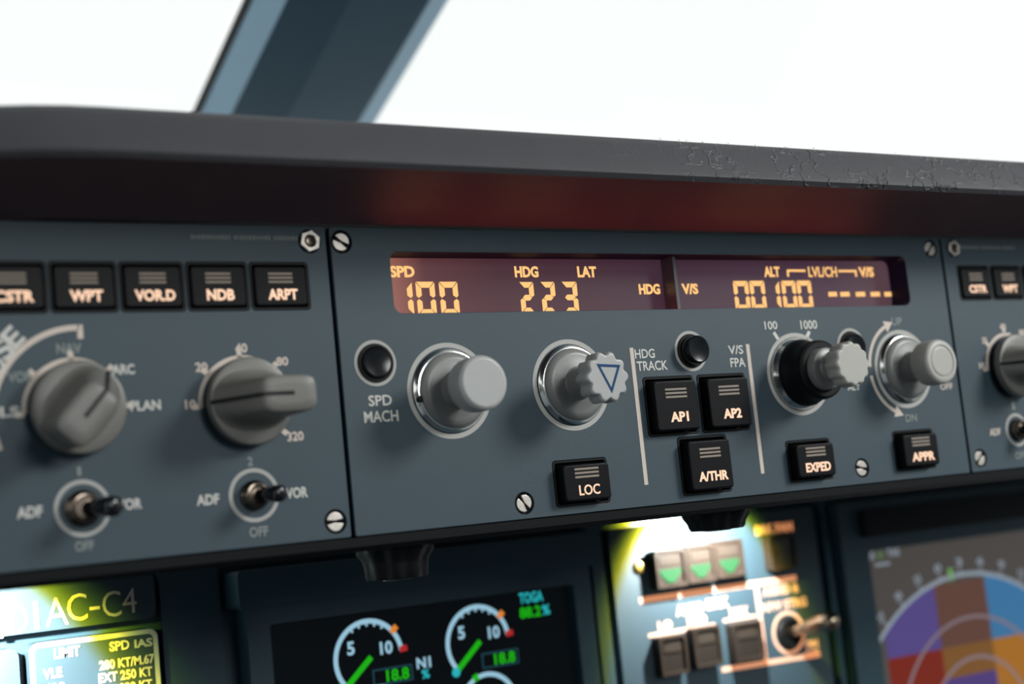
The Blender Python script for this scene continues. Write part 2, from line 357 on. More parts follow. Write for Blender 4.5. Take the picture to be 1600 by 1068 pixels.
def panel(u0, u1, label, key):
    o = thing('control_panel', (u0+u1)/2, 220, 0, label, 'control panel', 'control panels in a row under the glareshield')
    x0, y0 = loc(o, u0, 219.5); x1, y1 = loc(o, u1, -224)
    lp = [rrect(x0, x1, y0, y1, 3, 2)] + holes(o, u0, u1)
    if key == 'C':
        a, b = loc(o, DISP[0], DISP[3]); c, d = loc(o, DISP[1], DISP[2]); lp.append(rrect(a, c, b, d, 15))
    for (su, sv, k) in SCREWS[key]: lp.append(circle(*loc(o, su, sv), 17, 32))
    plate('face_plate', lp, -14, 0, MT['panel'], o, bevel=0.8)
    for (su, sv, k) in SCREWS[key]:
        x, y = loc(o, su, sv)
        if k == 'screw':
            s_ = plate('screw', [arcband(x, y, 0.01, 12.5, 9, 171, 20), ], -8, -1.0, MT['screw'], o, bevel=1.0)
            ang = random.uniform(-0.9, 0.9) if (su, sv) != (-119, 196) else -1.0
            me = s_.data; bm = bmesh.new(); bm.from_mesh(me)
            for v in bm.verts: v.co.y += 1.1*U
            geo = bmesh.ops.duplicate(bm, geom=bm.verts[:] + bm.edges[:] + bm.faces[:])['geom']
            vv = [g for g in geo if isinstance(g, bmesh.types.BMVert)]
            bmesh.ops.rotate(bm, verts=vv, cent=(x*U, y*U, 0), matrix=Matrix.Rotation(math.pi, 3, 'Z'))
            bmesh.ops.rotate(bm, verts=bm.verts[:], cent=(x*U, y*U, 0), matrix=Matrix.Rotation(ang, 3, 'Z'))
            bm.to_mesh(me); bm.free()
            plate('screw_socket', [circle(0, 0, 16.8, 32)], -13.8, -9, MT['gap'], s_).location = (x*U, y*U, 0)
        else:
            hexa = [(x + 16.5*math.cos(math.radians(60*k+20)), y + 16.5*math.sin(math.radians(60*k+20))) for k in range(6)]
            n_ = plate('hex_nut', [hexa, circle(x, y, 8.5, 24)], -9, 4, MT['screw'], o, bevel=1.2)
            lathe('stud', [(8, -9), (8, 1), (6, 3), (3, 3.2), (2.5, 1)], MT['bush'], n_, 24, off=(x, y, 0))
            plate('nut_socket', [circle(x, y, 16.9, 32)], -13.8, -9.5, MT['gap'], n_)
    return o
pL = panel(-1290, -409.5, 'blue-grey control panel left of the seam with two pointer knobs and two toggle switches', 'L')
pC = panel(-403, 859.5, 'wide central blue-grey control panel holding the long amber display', 'C')
pR = panel(866, 1745, 'blue-grey control panel at the right edge, cut off by the frame', 'R')

def P(o, name, loops, z0, z1, m): return plate(name, loops, z0, z1, MT[m] if isinstance(m, str) else m, o)
RING = 7.2
def ring(o, u, v, r, m='ringpaint', t=RING): x, y = loc(o, u, v); P(o, 'ring_marking', [circle(x, y, r, 72), circle(x, y, r-t, 72)], 0.02, 0.5, m)

# centre panel print
for u in (-229.1, -11.4, 464.4, 720.6): ring(pC, u, 20.6, 71.6)
for u, v, r in (((-348.1), -24.4, 33.6), (233.0, -25.7, 33.6), (598.0, -22.0, 34.5)): ring(pC, u, v, r, 'ringpaint', 5.0)
for x, y0, y1 in ((0, (985.6, 543), (1010.4, 757)), (1, (1166.8, 537.5), (1192.4, 739.5))):
    a, b = at(*y0), at(*y1); u = (a[0]+b[0])/2; p, q = loc(pC, u, a[1]), loc(pC, u, b[1]); P(pC, 'bar_marking', [strip(p, q, 7.5)], 0.02, 0.5, 'paintwarm')
for s, p, q, h, m in (('SPD', (575.6, 626.5), (611.8, 624), 17, 'paint'), ('MACH', (568.8, 652.3), (622, 648), 18, 'paint'), ('HDG', (991.6, 553.5), (1022.4, 551), 14.8, 'paint'), ('TRACK', (995, 573.5), (1042.6, 568.5), 15.3, 'paint'),
        ('V/S', (1137.6, 547.3), (1160.6, 545), 14, 'paint'), ('FPA', (1141, 567), (1164, 564.8), 14.5, 'paint'), ('100', (1194.3, 509), (1214, 507), 13.2, 'paint'), ('1000', (1250.5, 508.4), (1276, 505.7), 14, 'paint'),
        ('UP', (1393, 502.8), (1408.5, 501), 12.5, 'paintdim'), ('DN', (1414.8, 653.4), (1432, 651.4), 12, 'paintdim'), ('ALT', (1324, 605.6), (1343.5, 603.2), 10, 'paint'), ('OFF', (1469, 604.6), (1488, 602.4), 10, 'paintwarm')):
    lab(pC, s, p, q, h, m)
for p, q in (((1208.6, 519), (1216.5, 531)), ((1264.3, 517.5), (1259, 529.5))):
    P(pC, 'tick_marking', [strip(loc(pC, *at(*p)), loc(pC, *at(*q)), 6.5)], 0.02, 0.5, 'paint')
x, y = loc(pC, 720.6, 19.7)
for a0, a1, sg in ((113, 176, -1), (187, 246, 1)):
    P(pC, 'arrow_marking', [arcband(x, y, 80.5, 87, a0, a1)], 0.02, 0.5, 'paintwarm')
    t = math.radians(a0 if sg < 0 else a1); c, s_ = math.cos(t), math.sin(t); tx, ty = (s_, -c) if sg < 0 else (-s_, c)
    bx, by = x + 83.7*c, y + 83.7*s_
    P(pC, 'arrowhead_marking', [[(bx + 11*c, by + 11*s_), (bx - 11*c, by - 11*s_), (bx + 21*tx, by + 21*ty)]], 0.02, 0.5, 'paintwarm')
# left panel print
RK = (-552.3, 23.7); RO = (-783.0, 21.0)
def scale_arc(o, c, r, marks, a0, a1):
    x, y = loc(o, *c); P(o, 'scale_marking', [arcband(x, y, r-6.5, r, a0, a1)], 0.02, 0.5, 'paintwarm')
    for a in marks: t = math.radians(a); P(o, 'tick_marking', [strip((x+(r-3)*math.cos(t), y+(r-3)*math.sin(t)), (x+(r+9)*math.cos(t), y+(r+9)*math.sin(t)), 7.5)], 0.02, 0.5, 'paintwarm')
scale_arc(pL, RK, 65.5, (182, 140, 92, 46, -38), 46, 184)
scale_arc(pL, RO, 66.5, (183, 137, 91, 46, 1), 46, 183)
x, y = loc(pL, -772.3, 29.4); P(pL, 'scale_marking', [arcband(x, y, 110, 117.5, 89, 200)], 0.02, 0.5, 'paintwarm')
P(pL, 'scale_marking', [strip((x+2.5, y+117.5), (x+2.5, y+99), 7.5)], 0.02, 0.5, 'paintwarm')
for s, p, q, h, m in (('10', (289, 632.5), (306, 631), 15, 'paintwarm'), ('20', (305, 574), (324, 572.5), 15, 'paintwarm'), ('40', (367, 544), (386, 543), 15, 'paintwarm'), ('80', (431.5, 565), (450, 563.5), 14, 'paintwarm'), ('320', (448.5, 682.5), (474, 680), 15, 'paintwarm'),
        ('NAV', (88, 545), (127, 543), 16, 'paintdim'), ('ARC', (175, 578), (210, 575.5), 16, 'paint'), ('PLAN', (203.5, 634), (251, 632), 16, 'paint'), ('VOR', (12, 590), (51, 587), 17, 'paintdim'), ('ILS', (-8, 645), (30, 641.5), 17, 'paint'),
        ('1', (120.5, 736), (126.5, 735.5), 14, 'paintdim'), ('2', (386.5, 720.8), (394.8, 720), 14, 'paintdim'), ('ADF', (26, 801), (66.5, 798.5), 18, 'paint'), ('VOR', (183, 788.5), (221.5, 786), 17, 'paint'),
        ('ADF', (307, 781.5), (342.5, 779), 16.5, 'paint'), ('VOR', (447, 770.5), (480.5, 768), 17, 'paint'), ('OFF', (117, 853), (147, 851.5), 16, 'paintdim'), ('OFF', (389.5, 831), (419, 829), 16, 'paintdim')):
    lab(pL, s, p, q, h, m, bold=0.03)
for ch, px, py, an in (('E', 19.5, 527, 44), ('S', 5, 546, 55), ('O', -8, 571, 66)):
    q = loc(pL, *at(px, py)); text('lettering', ch, q[0], q[1], 21, 27, 0.05, MT['paint'], pL, 0.03, math.radians(an))
def micro(o, px0, px1, py, rows):
    a, b = at(px0, py), at(px1, py); k = 0; u = a[0]; n = 0
    cells = []
    while u < b[0]:
        wd_ = random.uniform(2.2, 4.2)
        if n % 13 not in (12,): cells.append((u, u+wd_))
        u += wd_ + 1.4; n += 1
    vs, fs = [], []
    for c0, c1 in cells:
        x0, y0 = loc(o, c0, a[1]); h = random.choice((3.2, 3.2, 2.6)); i = len(vs)
        vs += [(x0, y0-h, .3), (x0+c1-c0, y0-h, .3), (x0+c1-c0, y0+h, .3), (x0, y0+h, .3)]; fs.append((i, i+1, i+2, i+3))
    raw('micro_print', vs, fs, MT['micro'], o)
micro(pL, 298, 463, 370, 1); micro(pR, 1497, 1584, 386, 1)
# right panel print
RR = (1008.9, 26.8)
scale_arc(pR, RR, 66.5, (182, 140, 92, 46), 75, 184)
for s, p, q, h in (('10', (1530, 571.5), (1538.5, 570.5), 10), ('20', (1534, 532), (1541.5, 531), 10), ('40', (1562, 511), (1571, 510), 11), ('80', (1592, 520), (1603, 519), 10), ('ADF', (1546, 675.5), (1563, 673.5), 11)):
    lab(pR, s, p, q, h, 'paintwarm', bold=0.03)
lab(pR, '1', (1580.5, 634), (1585, 633.5), 12, 'paintdim'); lab(pR, 'OFF', (1586, 712), (1603, 710), 11, 'paintdim')
# toggle rings
TG = [(pL, -781.5, 148.2), (pL, -549.0, 149.8), (pR, 1004.3, 147.8)]
for o, u, v in TG: ring(o, u, v, 36.5 if o is pL else 31.5, 'ringpaint', 5.5)

# ------------------------------------------------------------------ push buttons
where = {'left': 'on the left control panel', 'right': 'on the right-hand control panel', 'mid': 'on the central panel between the two white bars', 'low': 'low on the central panel'}
extra = {'LOC': 'black push button lettered LOC left of the white bars', 'EXPED': 'black push button lettered EXPED below the black altitude knob', 'APPR': 'black push button lettered APPR at the right end of the central panel',
         'AP1': 'black square push button lettered AP1, left of AP2', 'AP2': 'black square push button lettered AP2, right of AP1', 'A/THR': 'black push button lettered A/THR below AP1 and AP2'}
def button(s, a, b, c, d, kind):
    lb = extra.get(s) or 'black push button lettered %s in the row %s' % (s, where[kind])
    t = thing('push_button', (a+b)/2, (c+d)/2, -14, lb, 'button', {'left': 'lettered buttons in the left row', 'right': 'lettered buttons in the right row'}.get(kind, 'lettered buttons of the central panel'))
    w, h = b-a, d-c
    P(t, 'well', [rrect(-w/2, w/2, -h/2, h/2, 6), rrect(-w/2+3, w/2-3, -h/2+3, h/2-3, 4)], -10, 14.6, 'black')
    P(t, 'well_floor', [rrect(-w/2+2, w/2-2, -h/2+2, h/2-2, 4)], -10, -6, 'gap')
    flat = kind in ('left', 'right')
    cx0, cx1, cy0, cy1 = (-w/2+4, w/2-5, -h/2+4.5, h/2-5.5) if flat else (-w/2+6, w/2-9, -h/2+6, h/2-8)
    top = 19.0 if flat else 33.0
    cap = plate('key_cap', [rrect(cx0, cx1, cy0, cy1, 6)], -5, top, MT['key'], t, bevel=3.0)
    cw, chh = cx1-cx0, cy1-cy0; cx = (cx0+cx1)/2
    if kind in ('left', 'right'): fb, fh, ft, th = 0.70, 0.25, 0.29, 0.27; bw = 0.46
    elif kind == 'mid': fb, fh, ft, th = 0.745, 0.19, 0.27, 0.20; bw = 0.50
    else: fb, fh, ft, th = 0.76, 0.27, 0.29, 0.28; bw = 0.52
    for k in (-1, 0, 1):
        y = cy0 + chh*(fb + k*fh*0.40); P(cap, 'legend_bar', [strip((cx-cw*bw/2, y), (cx+cw*bw/2, y), 3.2)], top+0.02, top+0.35, 'legendbar')
    wdt = {'AP1': .42, 'AP2': .44, 'A/THR': .70, 'LOC': .45, 'EXPED': .66, 'APPR': .66, 'ARPT': .56, 'NDB': .50, 'VOR.D': .70, 'WPT': .55, 'CSTR': .62}[s]
    text('legend_lettering', s, cx+2, cy0 + chh*ft, cw*wdt, chh*th, top+0.02, MT['legend'], cap, 0.012 if s == 'LOC' else 0.035)
for B in buttons: button(*B)
def rbutton(u, v, r, lb, proud=20):
    t = thing('round_push_button', u, v, 0.55, lb, 'button', 'round black buttons of the central panel')
    lathe('collar', [(r, 0), (r, 2.5), (r-1.2, 3.4), (r-3.5, 3.4), (r-4, 2)], MT['gap'], t)
    lathe('button_cap', [(r-4.5, 0.2), (r-4.5, proud-4), (r-5.5, proud-1.5), (r-8, proud), (r*0.4, proud-1.2), (r*0.1, proud-1.5)], MT['gloss'], t)
rbutton(-348.1, -24.4, 28, 'round black push button above the words SPD MACH', 8)
rbutton(233.0, -25.7, 28, 'round black push button above the AP1 and AP2 buttons', 22)
rbutton(598.0, -22.0, 28.5, 'round black push button half hidden behind the scalloped altitude knob', 14)

# ------------------------------------------------------------------ knobs
def lobes(n, depth, z0, z1, phase=0.0):
    def f(t, r, z):
        if z < z0 or z > z1 or r < 12: return r
        return r*(1 - depth*(0.5 - 0.5*math.cos(n*t + phase))**1.3)
    return f
def skirted(t, m, r=55, face=18):
    lathe('metal_collar', [(62.5, 0), (62.5, 2), (60.5, 4), (58, 9), (55, 9.5)], MT['chrome'], t, 72)
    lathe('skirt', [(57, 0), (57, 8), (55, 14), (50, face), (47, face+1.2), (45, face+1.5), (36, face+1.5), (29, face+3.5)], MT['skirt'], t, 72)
def knob_plain(u, v, lb, wf, rc, m, groove=False):
    t = thing('rotary_knob', u, v, 0.6, lb, 'knob', None)
    skirted(t, m)
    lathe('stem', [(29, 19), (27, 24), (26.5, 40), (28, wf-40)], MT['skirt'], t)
    prof = [(27, wf-44), (rc-5, wf-43), (rc-1, wf-38), (rc, wf-32), (rc, wf-7), (rc-1.2, wf-3.5), (rc-4, wf-1)]
    if groove: prof += [(rc-7, wf), (rc-11, wf-0.2), (rc-12.5, wf-1.8), (rc-14, wf-0.4), (rc-16, wf)]
    prof += [(rc-5.5 if not groove else rc-18, wf), (rc-7 if not groove else rc-20, wf), (8, wf), (1.5, wf)]
    lathe('cap', prof, m, t, 72); return t
k1 = knob_plain(-229.1, 21.0, 'grey knob with a plain round cap right of the words SPD MACH', 100, 40, MT['grey'])
lathe('set_screw_hole', [(5, 0), (5, 9), (3.4, 9.2)], MT['gap'], k1, 20, off=(-56, -11, 4))
k4 = knob_plain(720.6, 19.6, 'grey knob with a grooved round cap at the right end of the central panel', 93, 40, MT['grey2'], True)
def scalloped(t, m, z0, z1, r, n, depth, phase=0.0):
    sh = lobes(n, depth, z0, z1+9, phase)
    return lathe('scalloped_cap', [(r*0.62, z0), (r*0.9, z0+3), (r, z0+8), (r, z1-5), (r-1.2, z1-2), (r-3.0, z1-0.3), (r-4.5, z1), (r-6, z1), (8, z1), (2, z1)], m, t, 144, sh)
t = thing('rotary_knob', -11.4, 20.8, 0.6, 'grey knob with scalloped cap bearing a blue triangle', 'knob')
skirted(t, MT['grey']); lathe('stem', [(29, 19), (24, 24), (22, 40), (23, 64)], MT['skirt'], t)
cap = scalloped(t, MT['grey'], 62, 99, 39.5, 10, 0.15, 0.0)
tri = [(-21, 17), (22, 14), (1.5, -28)]
def inset(tr, d):
    cx = sum(p[0] for p in tr)/3; cy = sum(p[1] for p in tr)/3
    return [(cx + (x-cx)*d, cy + (y-cy)*d) for x, y in tr]
tri = [(x+2, y+3) for x, y in tri]
P(cap, 'triangle_marking', [tri, inset(tri, 0.73)], 99.25, 99.7, 'blue')
t = thing('rotary_knob', 464.4, 20.6, 0.6, 'black stepped knob with a small grey scalloped knob on top', 'knob')
lathe('metal_collar', [(63, 0), (63, 2), (61, 5), (57, 16), (54, 16.5)], MT['chrome'], t, 72)
lathe('outer_knob', [(58, 0), (58, 16), (56, 22), (52, 30), (50, 44), (51, 52), (50, 58), (46, 61), (38, 61), (37, 58)], MT['black'], t, 72)
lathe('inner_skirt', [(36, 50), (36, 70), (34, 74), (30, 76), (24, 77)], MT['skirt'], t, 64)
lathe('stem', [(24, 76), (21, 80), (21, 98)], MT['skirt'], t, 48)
scalloped(t, MT['grey2'], 97, 132, 38, 12, 0.085, 0.3)
# pointer knobs: a disc skirt with a fin, upright at the back and sloping to the pointer end
def pointer(u, v, ang, lb, m):
    t = thing('pointer_knob', u, v, 0.6, lb, 'knob', 'pointer knobs of the outer panels', spin=ang)     # the pointer is local +x
    lathe('shadow_base', [(56.5, 0), (56.5, 12)], MT['black'], t, 64)  # black disc standing in for the shade under the raised skirt
    lathe('skirt', [(57, 12.2), (60, 14), (60, 24), (58.5, 27), (54, 28.6), (40, 29), (10, 29.2)], m, t, 72)
    def ringp(z, c, hl, hw, e):
        out = []
        for k in range(56):
            a = 2*math.pi*k/56; ca, sa = math.cos(a), math.sin(a)
            out.append((c + hl*math.copysign(abs(ca)**(2/e), ca), hw*math.copysign(abs(sa)**(2/e), sa), z))
        return out
    rr = [ringp(28, 0, 56, 45, 2.2), ringp(30, -0.5, 55.5, 38, 2.4), ringp(34, -1.8, 54, 33, 2.8), ringp(42, -4.5, 52, 29.5, 3.2), ringp(60, -10, 48.5, 27, 4), ringp(85, -17, 42.5, 25.5, 4.5), ringp(100, -21, 39, 25, 4.5), ringp(104, -22, 37.5, 23.5, 4.5), ringp(105.5, -22, 35, 21, 4.5), ringp(105.8, -22, 20, 12, 4)]
    f = loft('fin', rr, m, t)
    sl = [(58.5, 27), (52.4, 34), (48, 42), (39.4, 60.5), (26.2, 85.5), (18.6, 100), (15.2, 105)]
    vs, fs = [], []
    for x, z in sl + [(-27, 106.3)]:
        dx, dz = (0.9, 0.5) if x > 15 else (0, 0.5)
        vs += [(x+dx, -2.6, z+dz), (x+dx, 2.6, z+dz), (x-1.5, 2.6, z-1.5), (x-1.5, -2.6, z-1.5)]
    n = len(vs)//4
    for i in range(n-1):
        for k in range(4): fs.append((4*i+k, 4*i+(k+1) % 4, 4*i+4+(k+1) % 4, 4*i+4+k))
    fs += [(0, 1, 2, 3), (4*n-1, 4*n-2, 4*n-3, 4*n-4)]
    raw('pointer_line', vs, fs, MT['gap'], f)
pointer(*RK, math.radians(180), 'grey pointer knob turned to 10 on the range scale of the left panel', MT['dgrey'])
pointer(-783, 21, math.radians(48), 'grey pointer knob turned to ARC, at the left edge', MT['dgrey'])
pointer(*RR, math.radians(176), 'grey pointer knob cut off by the right edge', MT['dgrey'])

# ------------------------------------------------------------------ toggle switches
def toggle(u, v, lb, dx=0.45, sc=1.0):
    ln_ = (0.70 if dx > .37 else 0.62)/sc; t = thing('toggle_switch', u, v, 0.6, lb, 'toggle switch', 'toggle switches of the outer panels')
    lathe('bushing', [(23*sc, 0), (23*sc, 4), (21*sc, 6), (21*sc, 12), (18*sc, 15), (15*sc, 15.5), (13*sc, 12)], MT['bush'], t, 40)
    d = Vector((dx, -0.04, 1)).normalized(); x_ = Vector((0, 1, 0)).cross(d).normalized(); y_ = d.cross(x_)
    rings = []
    for s, r in ((6, 9), (18, 9), (30, 10), (42, 11.5), (62, 13), (82, 13.3), (91, 12.5), (95, 10), (97, 5), (97.3, 2)):
        c = d*s*sc*ln_; rings.append([tuple(c + x_*math.cos(2*math.pi*k/32)*r*sc + y_*math.sin(2*math.pi*k/32)*r*sc) for k in range(32)])
    loft('lever', rings, MT['gloss'], t)
toggle(-781.5, 148.2, 'black toggle switch below the figure 1, left of the other toggle switch', 0.40)
toggle(-549.0, 149.8, 'black toggle switch below the figure 2, beside the corner screw', 0.30, 0.88)
toggle(1004.3, 147.8, 'black toggle switch at the right edge of the picture', 0.35, 0.9)

# ------------------------------------------------------------------ amber segment display
D = 45.0
m_lcd = bpy.data.materials.new('backlit_display_glass'); m_lcd.use_nodes = True
nt = m_lcd.node_tree; b = nt.nodes['Principled BSDF']; b.inputs['Base Color'].default_value = (0.02, 0.012, 0.016, 1); b.inputs['Roughness'].default_value = 0.25
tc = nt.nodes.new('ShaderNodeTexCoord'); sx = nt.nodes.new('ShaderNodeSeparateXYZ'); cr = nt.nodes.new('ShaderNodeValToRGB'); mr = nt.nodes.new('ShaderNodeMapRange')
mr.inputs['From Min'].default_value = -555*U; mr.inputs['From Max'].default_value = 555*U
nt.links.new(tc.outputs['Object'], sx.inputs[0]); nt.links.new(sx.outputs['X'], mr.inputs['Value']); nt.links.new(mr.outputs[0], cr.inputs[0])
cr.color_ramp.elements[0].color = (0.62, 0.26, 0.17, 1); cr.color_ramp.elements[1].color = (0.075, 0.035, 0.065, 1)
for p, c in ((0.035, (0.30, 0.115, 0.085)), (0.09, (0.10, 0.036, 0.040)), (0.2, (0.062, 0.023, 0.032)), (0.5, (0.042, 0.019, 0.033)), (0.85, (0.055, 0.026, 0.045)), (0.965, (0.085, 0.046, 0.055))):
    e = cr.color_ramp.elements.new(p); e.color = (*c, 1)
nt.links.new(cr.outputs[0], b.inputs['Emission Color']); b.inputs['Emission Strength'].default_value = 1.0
dp = thing('segment_display', (DISP[0]+DISP[1])/2, (DISP[2]+DISP[3])/2, -D, 'long amber segment display glowing at the top of the central panel', 'display')
x0, y0 = loc(dp, DISP[0], DISP[3]); x1, y1 = loc(dp, DISP[1], DISP[2])
m_bez = mat('dark_violet_bezel', (0.010, 0.011, 0.04), 0.6, noise=0.1, spec=0.15)
P(dp, 'bezel', [rrect(x0-4, x1+4, y0-4, y1+4, 16), rrect(x0+.3, x1-.3, y0+.3, y1-.3, 14)], -2, D-0.8, m_bez)
sc_ = P(dp, 'screen', [rrect(x0-2, x1+2, y0-2, y1+2, 14)], -6, 0, m_lcd)
raw('added_glow_strip', [(x0+22, y0+.36, 3), (x1-22, y0+.36, 3), (x1-22, y0+.36, D-3), (x0+22, y0+.36, D-3)], [(0, 1, 2, 3)], glow('added_red_glow', (1.0, 0.10, 0.075), 1.35), dp)  # added unseen emitter that reddens the overhang above the display
ud = at(1052.5, 440, -20)[0]; xm, _ = loc(dp, ud, 0)
P(dp, 'divider', [[(xm-3, y0), (xm+3, y0), (xm+3, y1), (xm-3, y1)]], 0.2, 32, mat('grey_divider', (0.06, 0.065, 0.08), 0.35, noise=0.1))
def dl(s, p, q, h, bold=0.04): return lab(dp, s, p, q, h, 'amber', w=-D, name='legend_lettering', bold=bold if len(s) < 5 else 0.02, z=0.05)
for s, p, q, h in (('SPD', (608.9, 424.2), (647.4, 424.2), 18.5), ('HDG', (804, 424.5), (840.8, 424.5), 18), ('LAT', (902, 424.5), (931.4, 424.5), 17.5), ('HDG', (998.2, 452), (1030.8, 451), 16.8), ('V/S', (1065.2, 451.5), (1090.4, 450.7), 16.8),
                   ('ALT', (1193.6, 424.6), (1218, 424.2), 16.5), ('LVL/CH', (1262.8, 424.8), (1307.2, 424.4), 16.5), ('V/S', (1341.6, 425), (1364.8, 424.6), 16)): dl(s, p, q, h)
def dstrip(pts, wpx, name='bracket_mark'):
    for p, q in zip(pts, pts[1:]):
        a, b = loc(dp, *at(*p, -D)), loc(dp, *at(*q, -D)); P(dp, name, [strip(a, b, wpx)], 0.05, 0.5, 'amber')
dstrip([(1231.4, 432), (1230.6, 421.2)], 4.6); dstrip([(1231, 422.6), (1258.2, 422.8)], 4.2); dstrip([(1309.8, 423.3), (1337, 423.2)], 4.2); dstrip([(1336.4, 421.4), (1337.8, 432)], 4.6)
SEG = {'0': 'abcdef', '1': 'bc', '2': 'abged', '3': 'abgcd'}
def digit(ch, px0, px1, pyt, pyb):
    pm = (pyt+pyb)/2; a, b = at(px0, pm, -D), at(px1, pm, -D); top_ = at((px0+px1)/2, pyt, -D)[1]; bot = at((px0+px1)/2, pyb, -D)[1]
    X0, X1 = a[0], b[0]; xa, ya = loc(dp, X0, top_); xb, yb = loc(dp, X1, bot); ym = (ya+yb)/2; g = 0.9; t = 9.2
    if ch == '1': xa = xb - 12
    q = {'a': [(xa+1, ya), (xb-1, ya), (xb-t, ya-t), (xa+t, ya-t)], 'd': [(xa+1, yb), (xb-1, yb), (xb-t, yb+t), (xa+t, yb+t)],
         'f': [(xa, ya-1), (xa+t, ya-t-1), (xa+t, ym+t*.5), (xa+t*.4, ym+g), (xa, ym+g+3)], 'b': [(xb, ya-1), (xb-t, ya-t-1), (xb-t, ym+t*.5), (xb-t*.4, ym+g), (xb, ym+g+3)],
         'e': [(xa, yb+1), (xa+t, yb+t+1), (xa+t, ym-t*.5), (xa+t*.4, ym-g), (xa, ym-g-3)], 'c': [(xb, yb+1), (xb-t, yb+t+1), (xb-t, ym-t*.5), (xb-t*.4, ym-g), (xb, ym-g-3)],
         'g': [(xa+t*.5, ym), (xa+t, ym+t*.5), (xb-t, ym+t*.5), (xb-t*.5, ym), (xb-t, ym-t*.5), (xa+t, ym-t*.5)]}
    vs, fs = [], []
    for s in SEG[ch]:
        i = len(vs); vs += [(x, y, 0.5) for x, y in q[s]]; fs.append(tuple(range(i, len(vs))))
    # slanted figures, as in the photograph
    vs = [(x, y, z) for x, y, z in vs]
    raw('digit', vs, fs, MT['amber'], dp)
for ch, p, q, t_, b_ in (('1', 633, 645.2, 440.3, 492.5), ('0', 651, 680.5, 440, 492.3), ('0', 687.4, 716.4, 440, 491.8), ('2', 812.8, 835, 440.4, 489.5), ('2', 846, 868.2, 440.2, 489.3), ('3', 879, 902.8, 440, 489),
                         ('0', 1147, 1170.6, 438.8, 484), ('0', 1172.6, 1196, 438.5, 483.5), ('1', 1209, 1219, 438.5, 483), ('0', 1222.4, 1244.5, 438.4, 482.6), ('0', 1246.3, 1268.8, 438.2, 482.2)): digit(ch, p, q, t_, b_)
for a, b in ((1294.4, 1307.6), (1313, 1327.2), (1337.2, 1351.6), (1360.4, 1374.6), (1381.8, 1395.6)): dstrip([(a, 459.6), (b, 459.2)], 8.5, 'dash')

# ------------------------------------------------------------------ knobs hanging from the housing
def hanging(px, py, w, r, h, lb):
    u, _ = at(px, py, w)
    t = thing('dimmer_knob', u, HB+0.6, w, lb, 'knob', 'black knobs hanging under the panels')
    t.rotation_euler = (math.pi, 0, 0)             # local z points down
    f = lobes(9, 0.10, 5, h+2, 0.4)
    lathe('grip', [(r*0.7, 0), (r*0.98, 0.3), (r, 5), (r*0.97, 9), (r*0.86, 18), (r*0.82, 26), (r*0.80, h-3), (r*0.77, h-0.6), (r*0.7, h), (r*.2, h)], MT['black'], t, 108, f)
    lathe('shaft_cap', [(r*0.4, h-1), (r*0.4, h+1.5), (r*0.36, h+2)], MT['gloss'], t, 40)
hanging(616, 850, -90, 59, 47, 'black ridged knob hanging below the central panel near its left end')
hanging(1117, 800, -90, 60, 31, 'black knob hanging below the central panel above the lit gear panel')

# ------------------------------------------------------------------ main instrument panel, far behind and below
WB = -650.0
mb = thing('main_panel', 300, 250, WB-40, 'dark blue main instrument board below and behind the control panels', 'instrument panel')
x0, y0 = loc(mb, -1700, 1000); x1, y1 = loc(mb, 2800, 232)
P(mb, 'board', [[(x0, y0), (x1, y0), (x1, y1), (x0, y1)]], -30, 0, 'board')
def rib(px0, px1, py, z, m='board'):
    a, b = at(px0, py, WB)[0], at(px1, py, WB)[0]; p, q = loc(mb, a, 990), loc(mb, b, 243); P(mb, 'upright_rib', [rrect(p[0], q[0], p[1], q[1], 6)], 0.2, z, m)
rib(256, 350, 950, 24); rib(925, 944, 900, 44); rib(1289, 1297, 850, 40)
# placards on the left
def placard(u0, u1, v0, v1, lb, gp):
    t = thing('placard', (u0+u1)/2, v1, WB-39.5, lb, 'placard', gp); a, b = loc(t, u0, v1); c, d = loc(t, u1, v0)
    P(t, 'plate', [rrect(a, c, b, d, 16)], 0, 36, 'panel'); return t, (a, c, b, d)
g_ = 'placards on the left of the main panel'
uR = -480.0
t1, bb = placard(-1150, uR, 246, 325, 'long placard lettered DIAC-C4 lit by the left flood lamp', g_)
for ch, p0, p1, py, h in (('I', (-8), 4, 974, 46), ('D', 17, 43, 966, 44), ('I', 53, 60, 961, 43), ('A', 71, 106, 955, 43), ('C', 105, 136, 948, 42), ('-', 140, 156, 949.5, 5), ('C', 160, 189, 943, 40), ('4', 191, 213, 938, 38)):
    lab(t1, ch, (p0, py+1.5), (p1, py-1.5), h, 'paintwarm', w=WB-2.5, bold=-0.005, name='lettering')
t2, bb = placard(-700, uR, 342, 560, 'placard with white border lettered LIMIT SPD IAS', g_)
P(t2, 'border_marking', [rrect(bb[0]+1, bb[1]-1, bb[2]+1, bb[3]-1, 15), rrect(bb[0]+9, bb[1]-9, bb[2]+9, bb[3]-9, 9)], 36.05, 36.5, 'paint')
for s, p, q, h in (('LIMIT', (84, 1021), (125, 1015.5), 16), ('SPD', (171, 1010), (202, 1006), 15), ('IAS', (210, 1005.5), (238, 1002), 13), ('VLE', (67, 1053), (97, 1049), 16), ('280 KT/M.67', (155, 1039), (241, 1028), 15), ('EXT 250 KT', (154, 1059), (238, 1048), 15), ('VLO', (76, 1075), (102, 1072), 15), ('RET 220 KT', (154, 1079), (238, 1068), 15)):
    lab(t2, s, p, q, h, 'paint', w=WB-2.5, bold=0.03)
t3, bb = placard(-1150, -716, 346, 560, 'plain blue-grey placard in the lower left corner', g_)

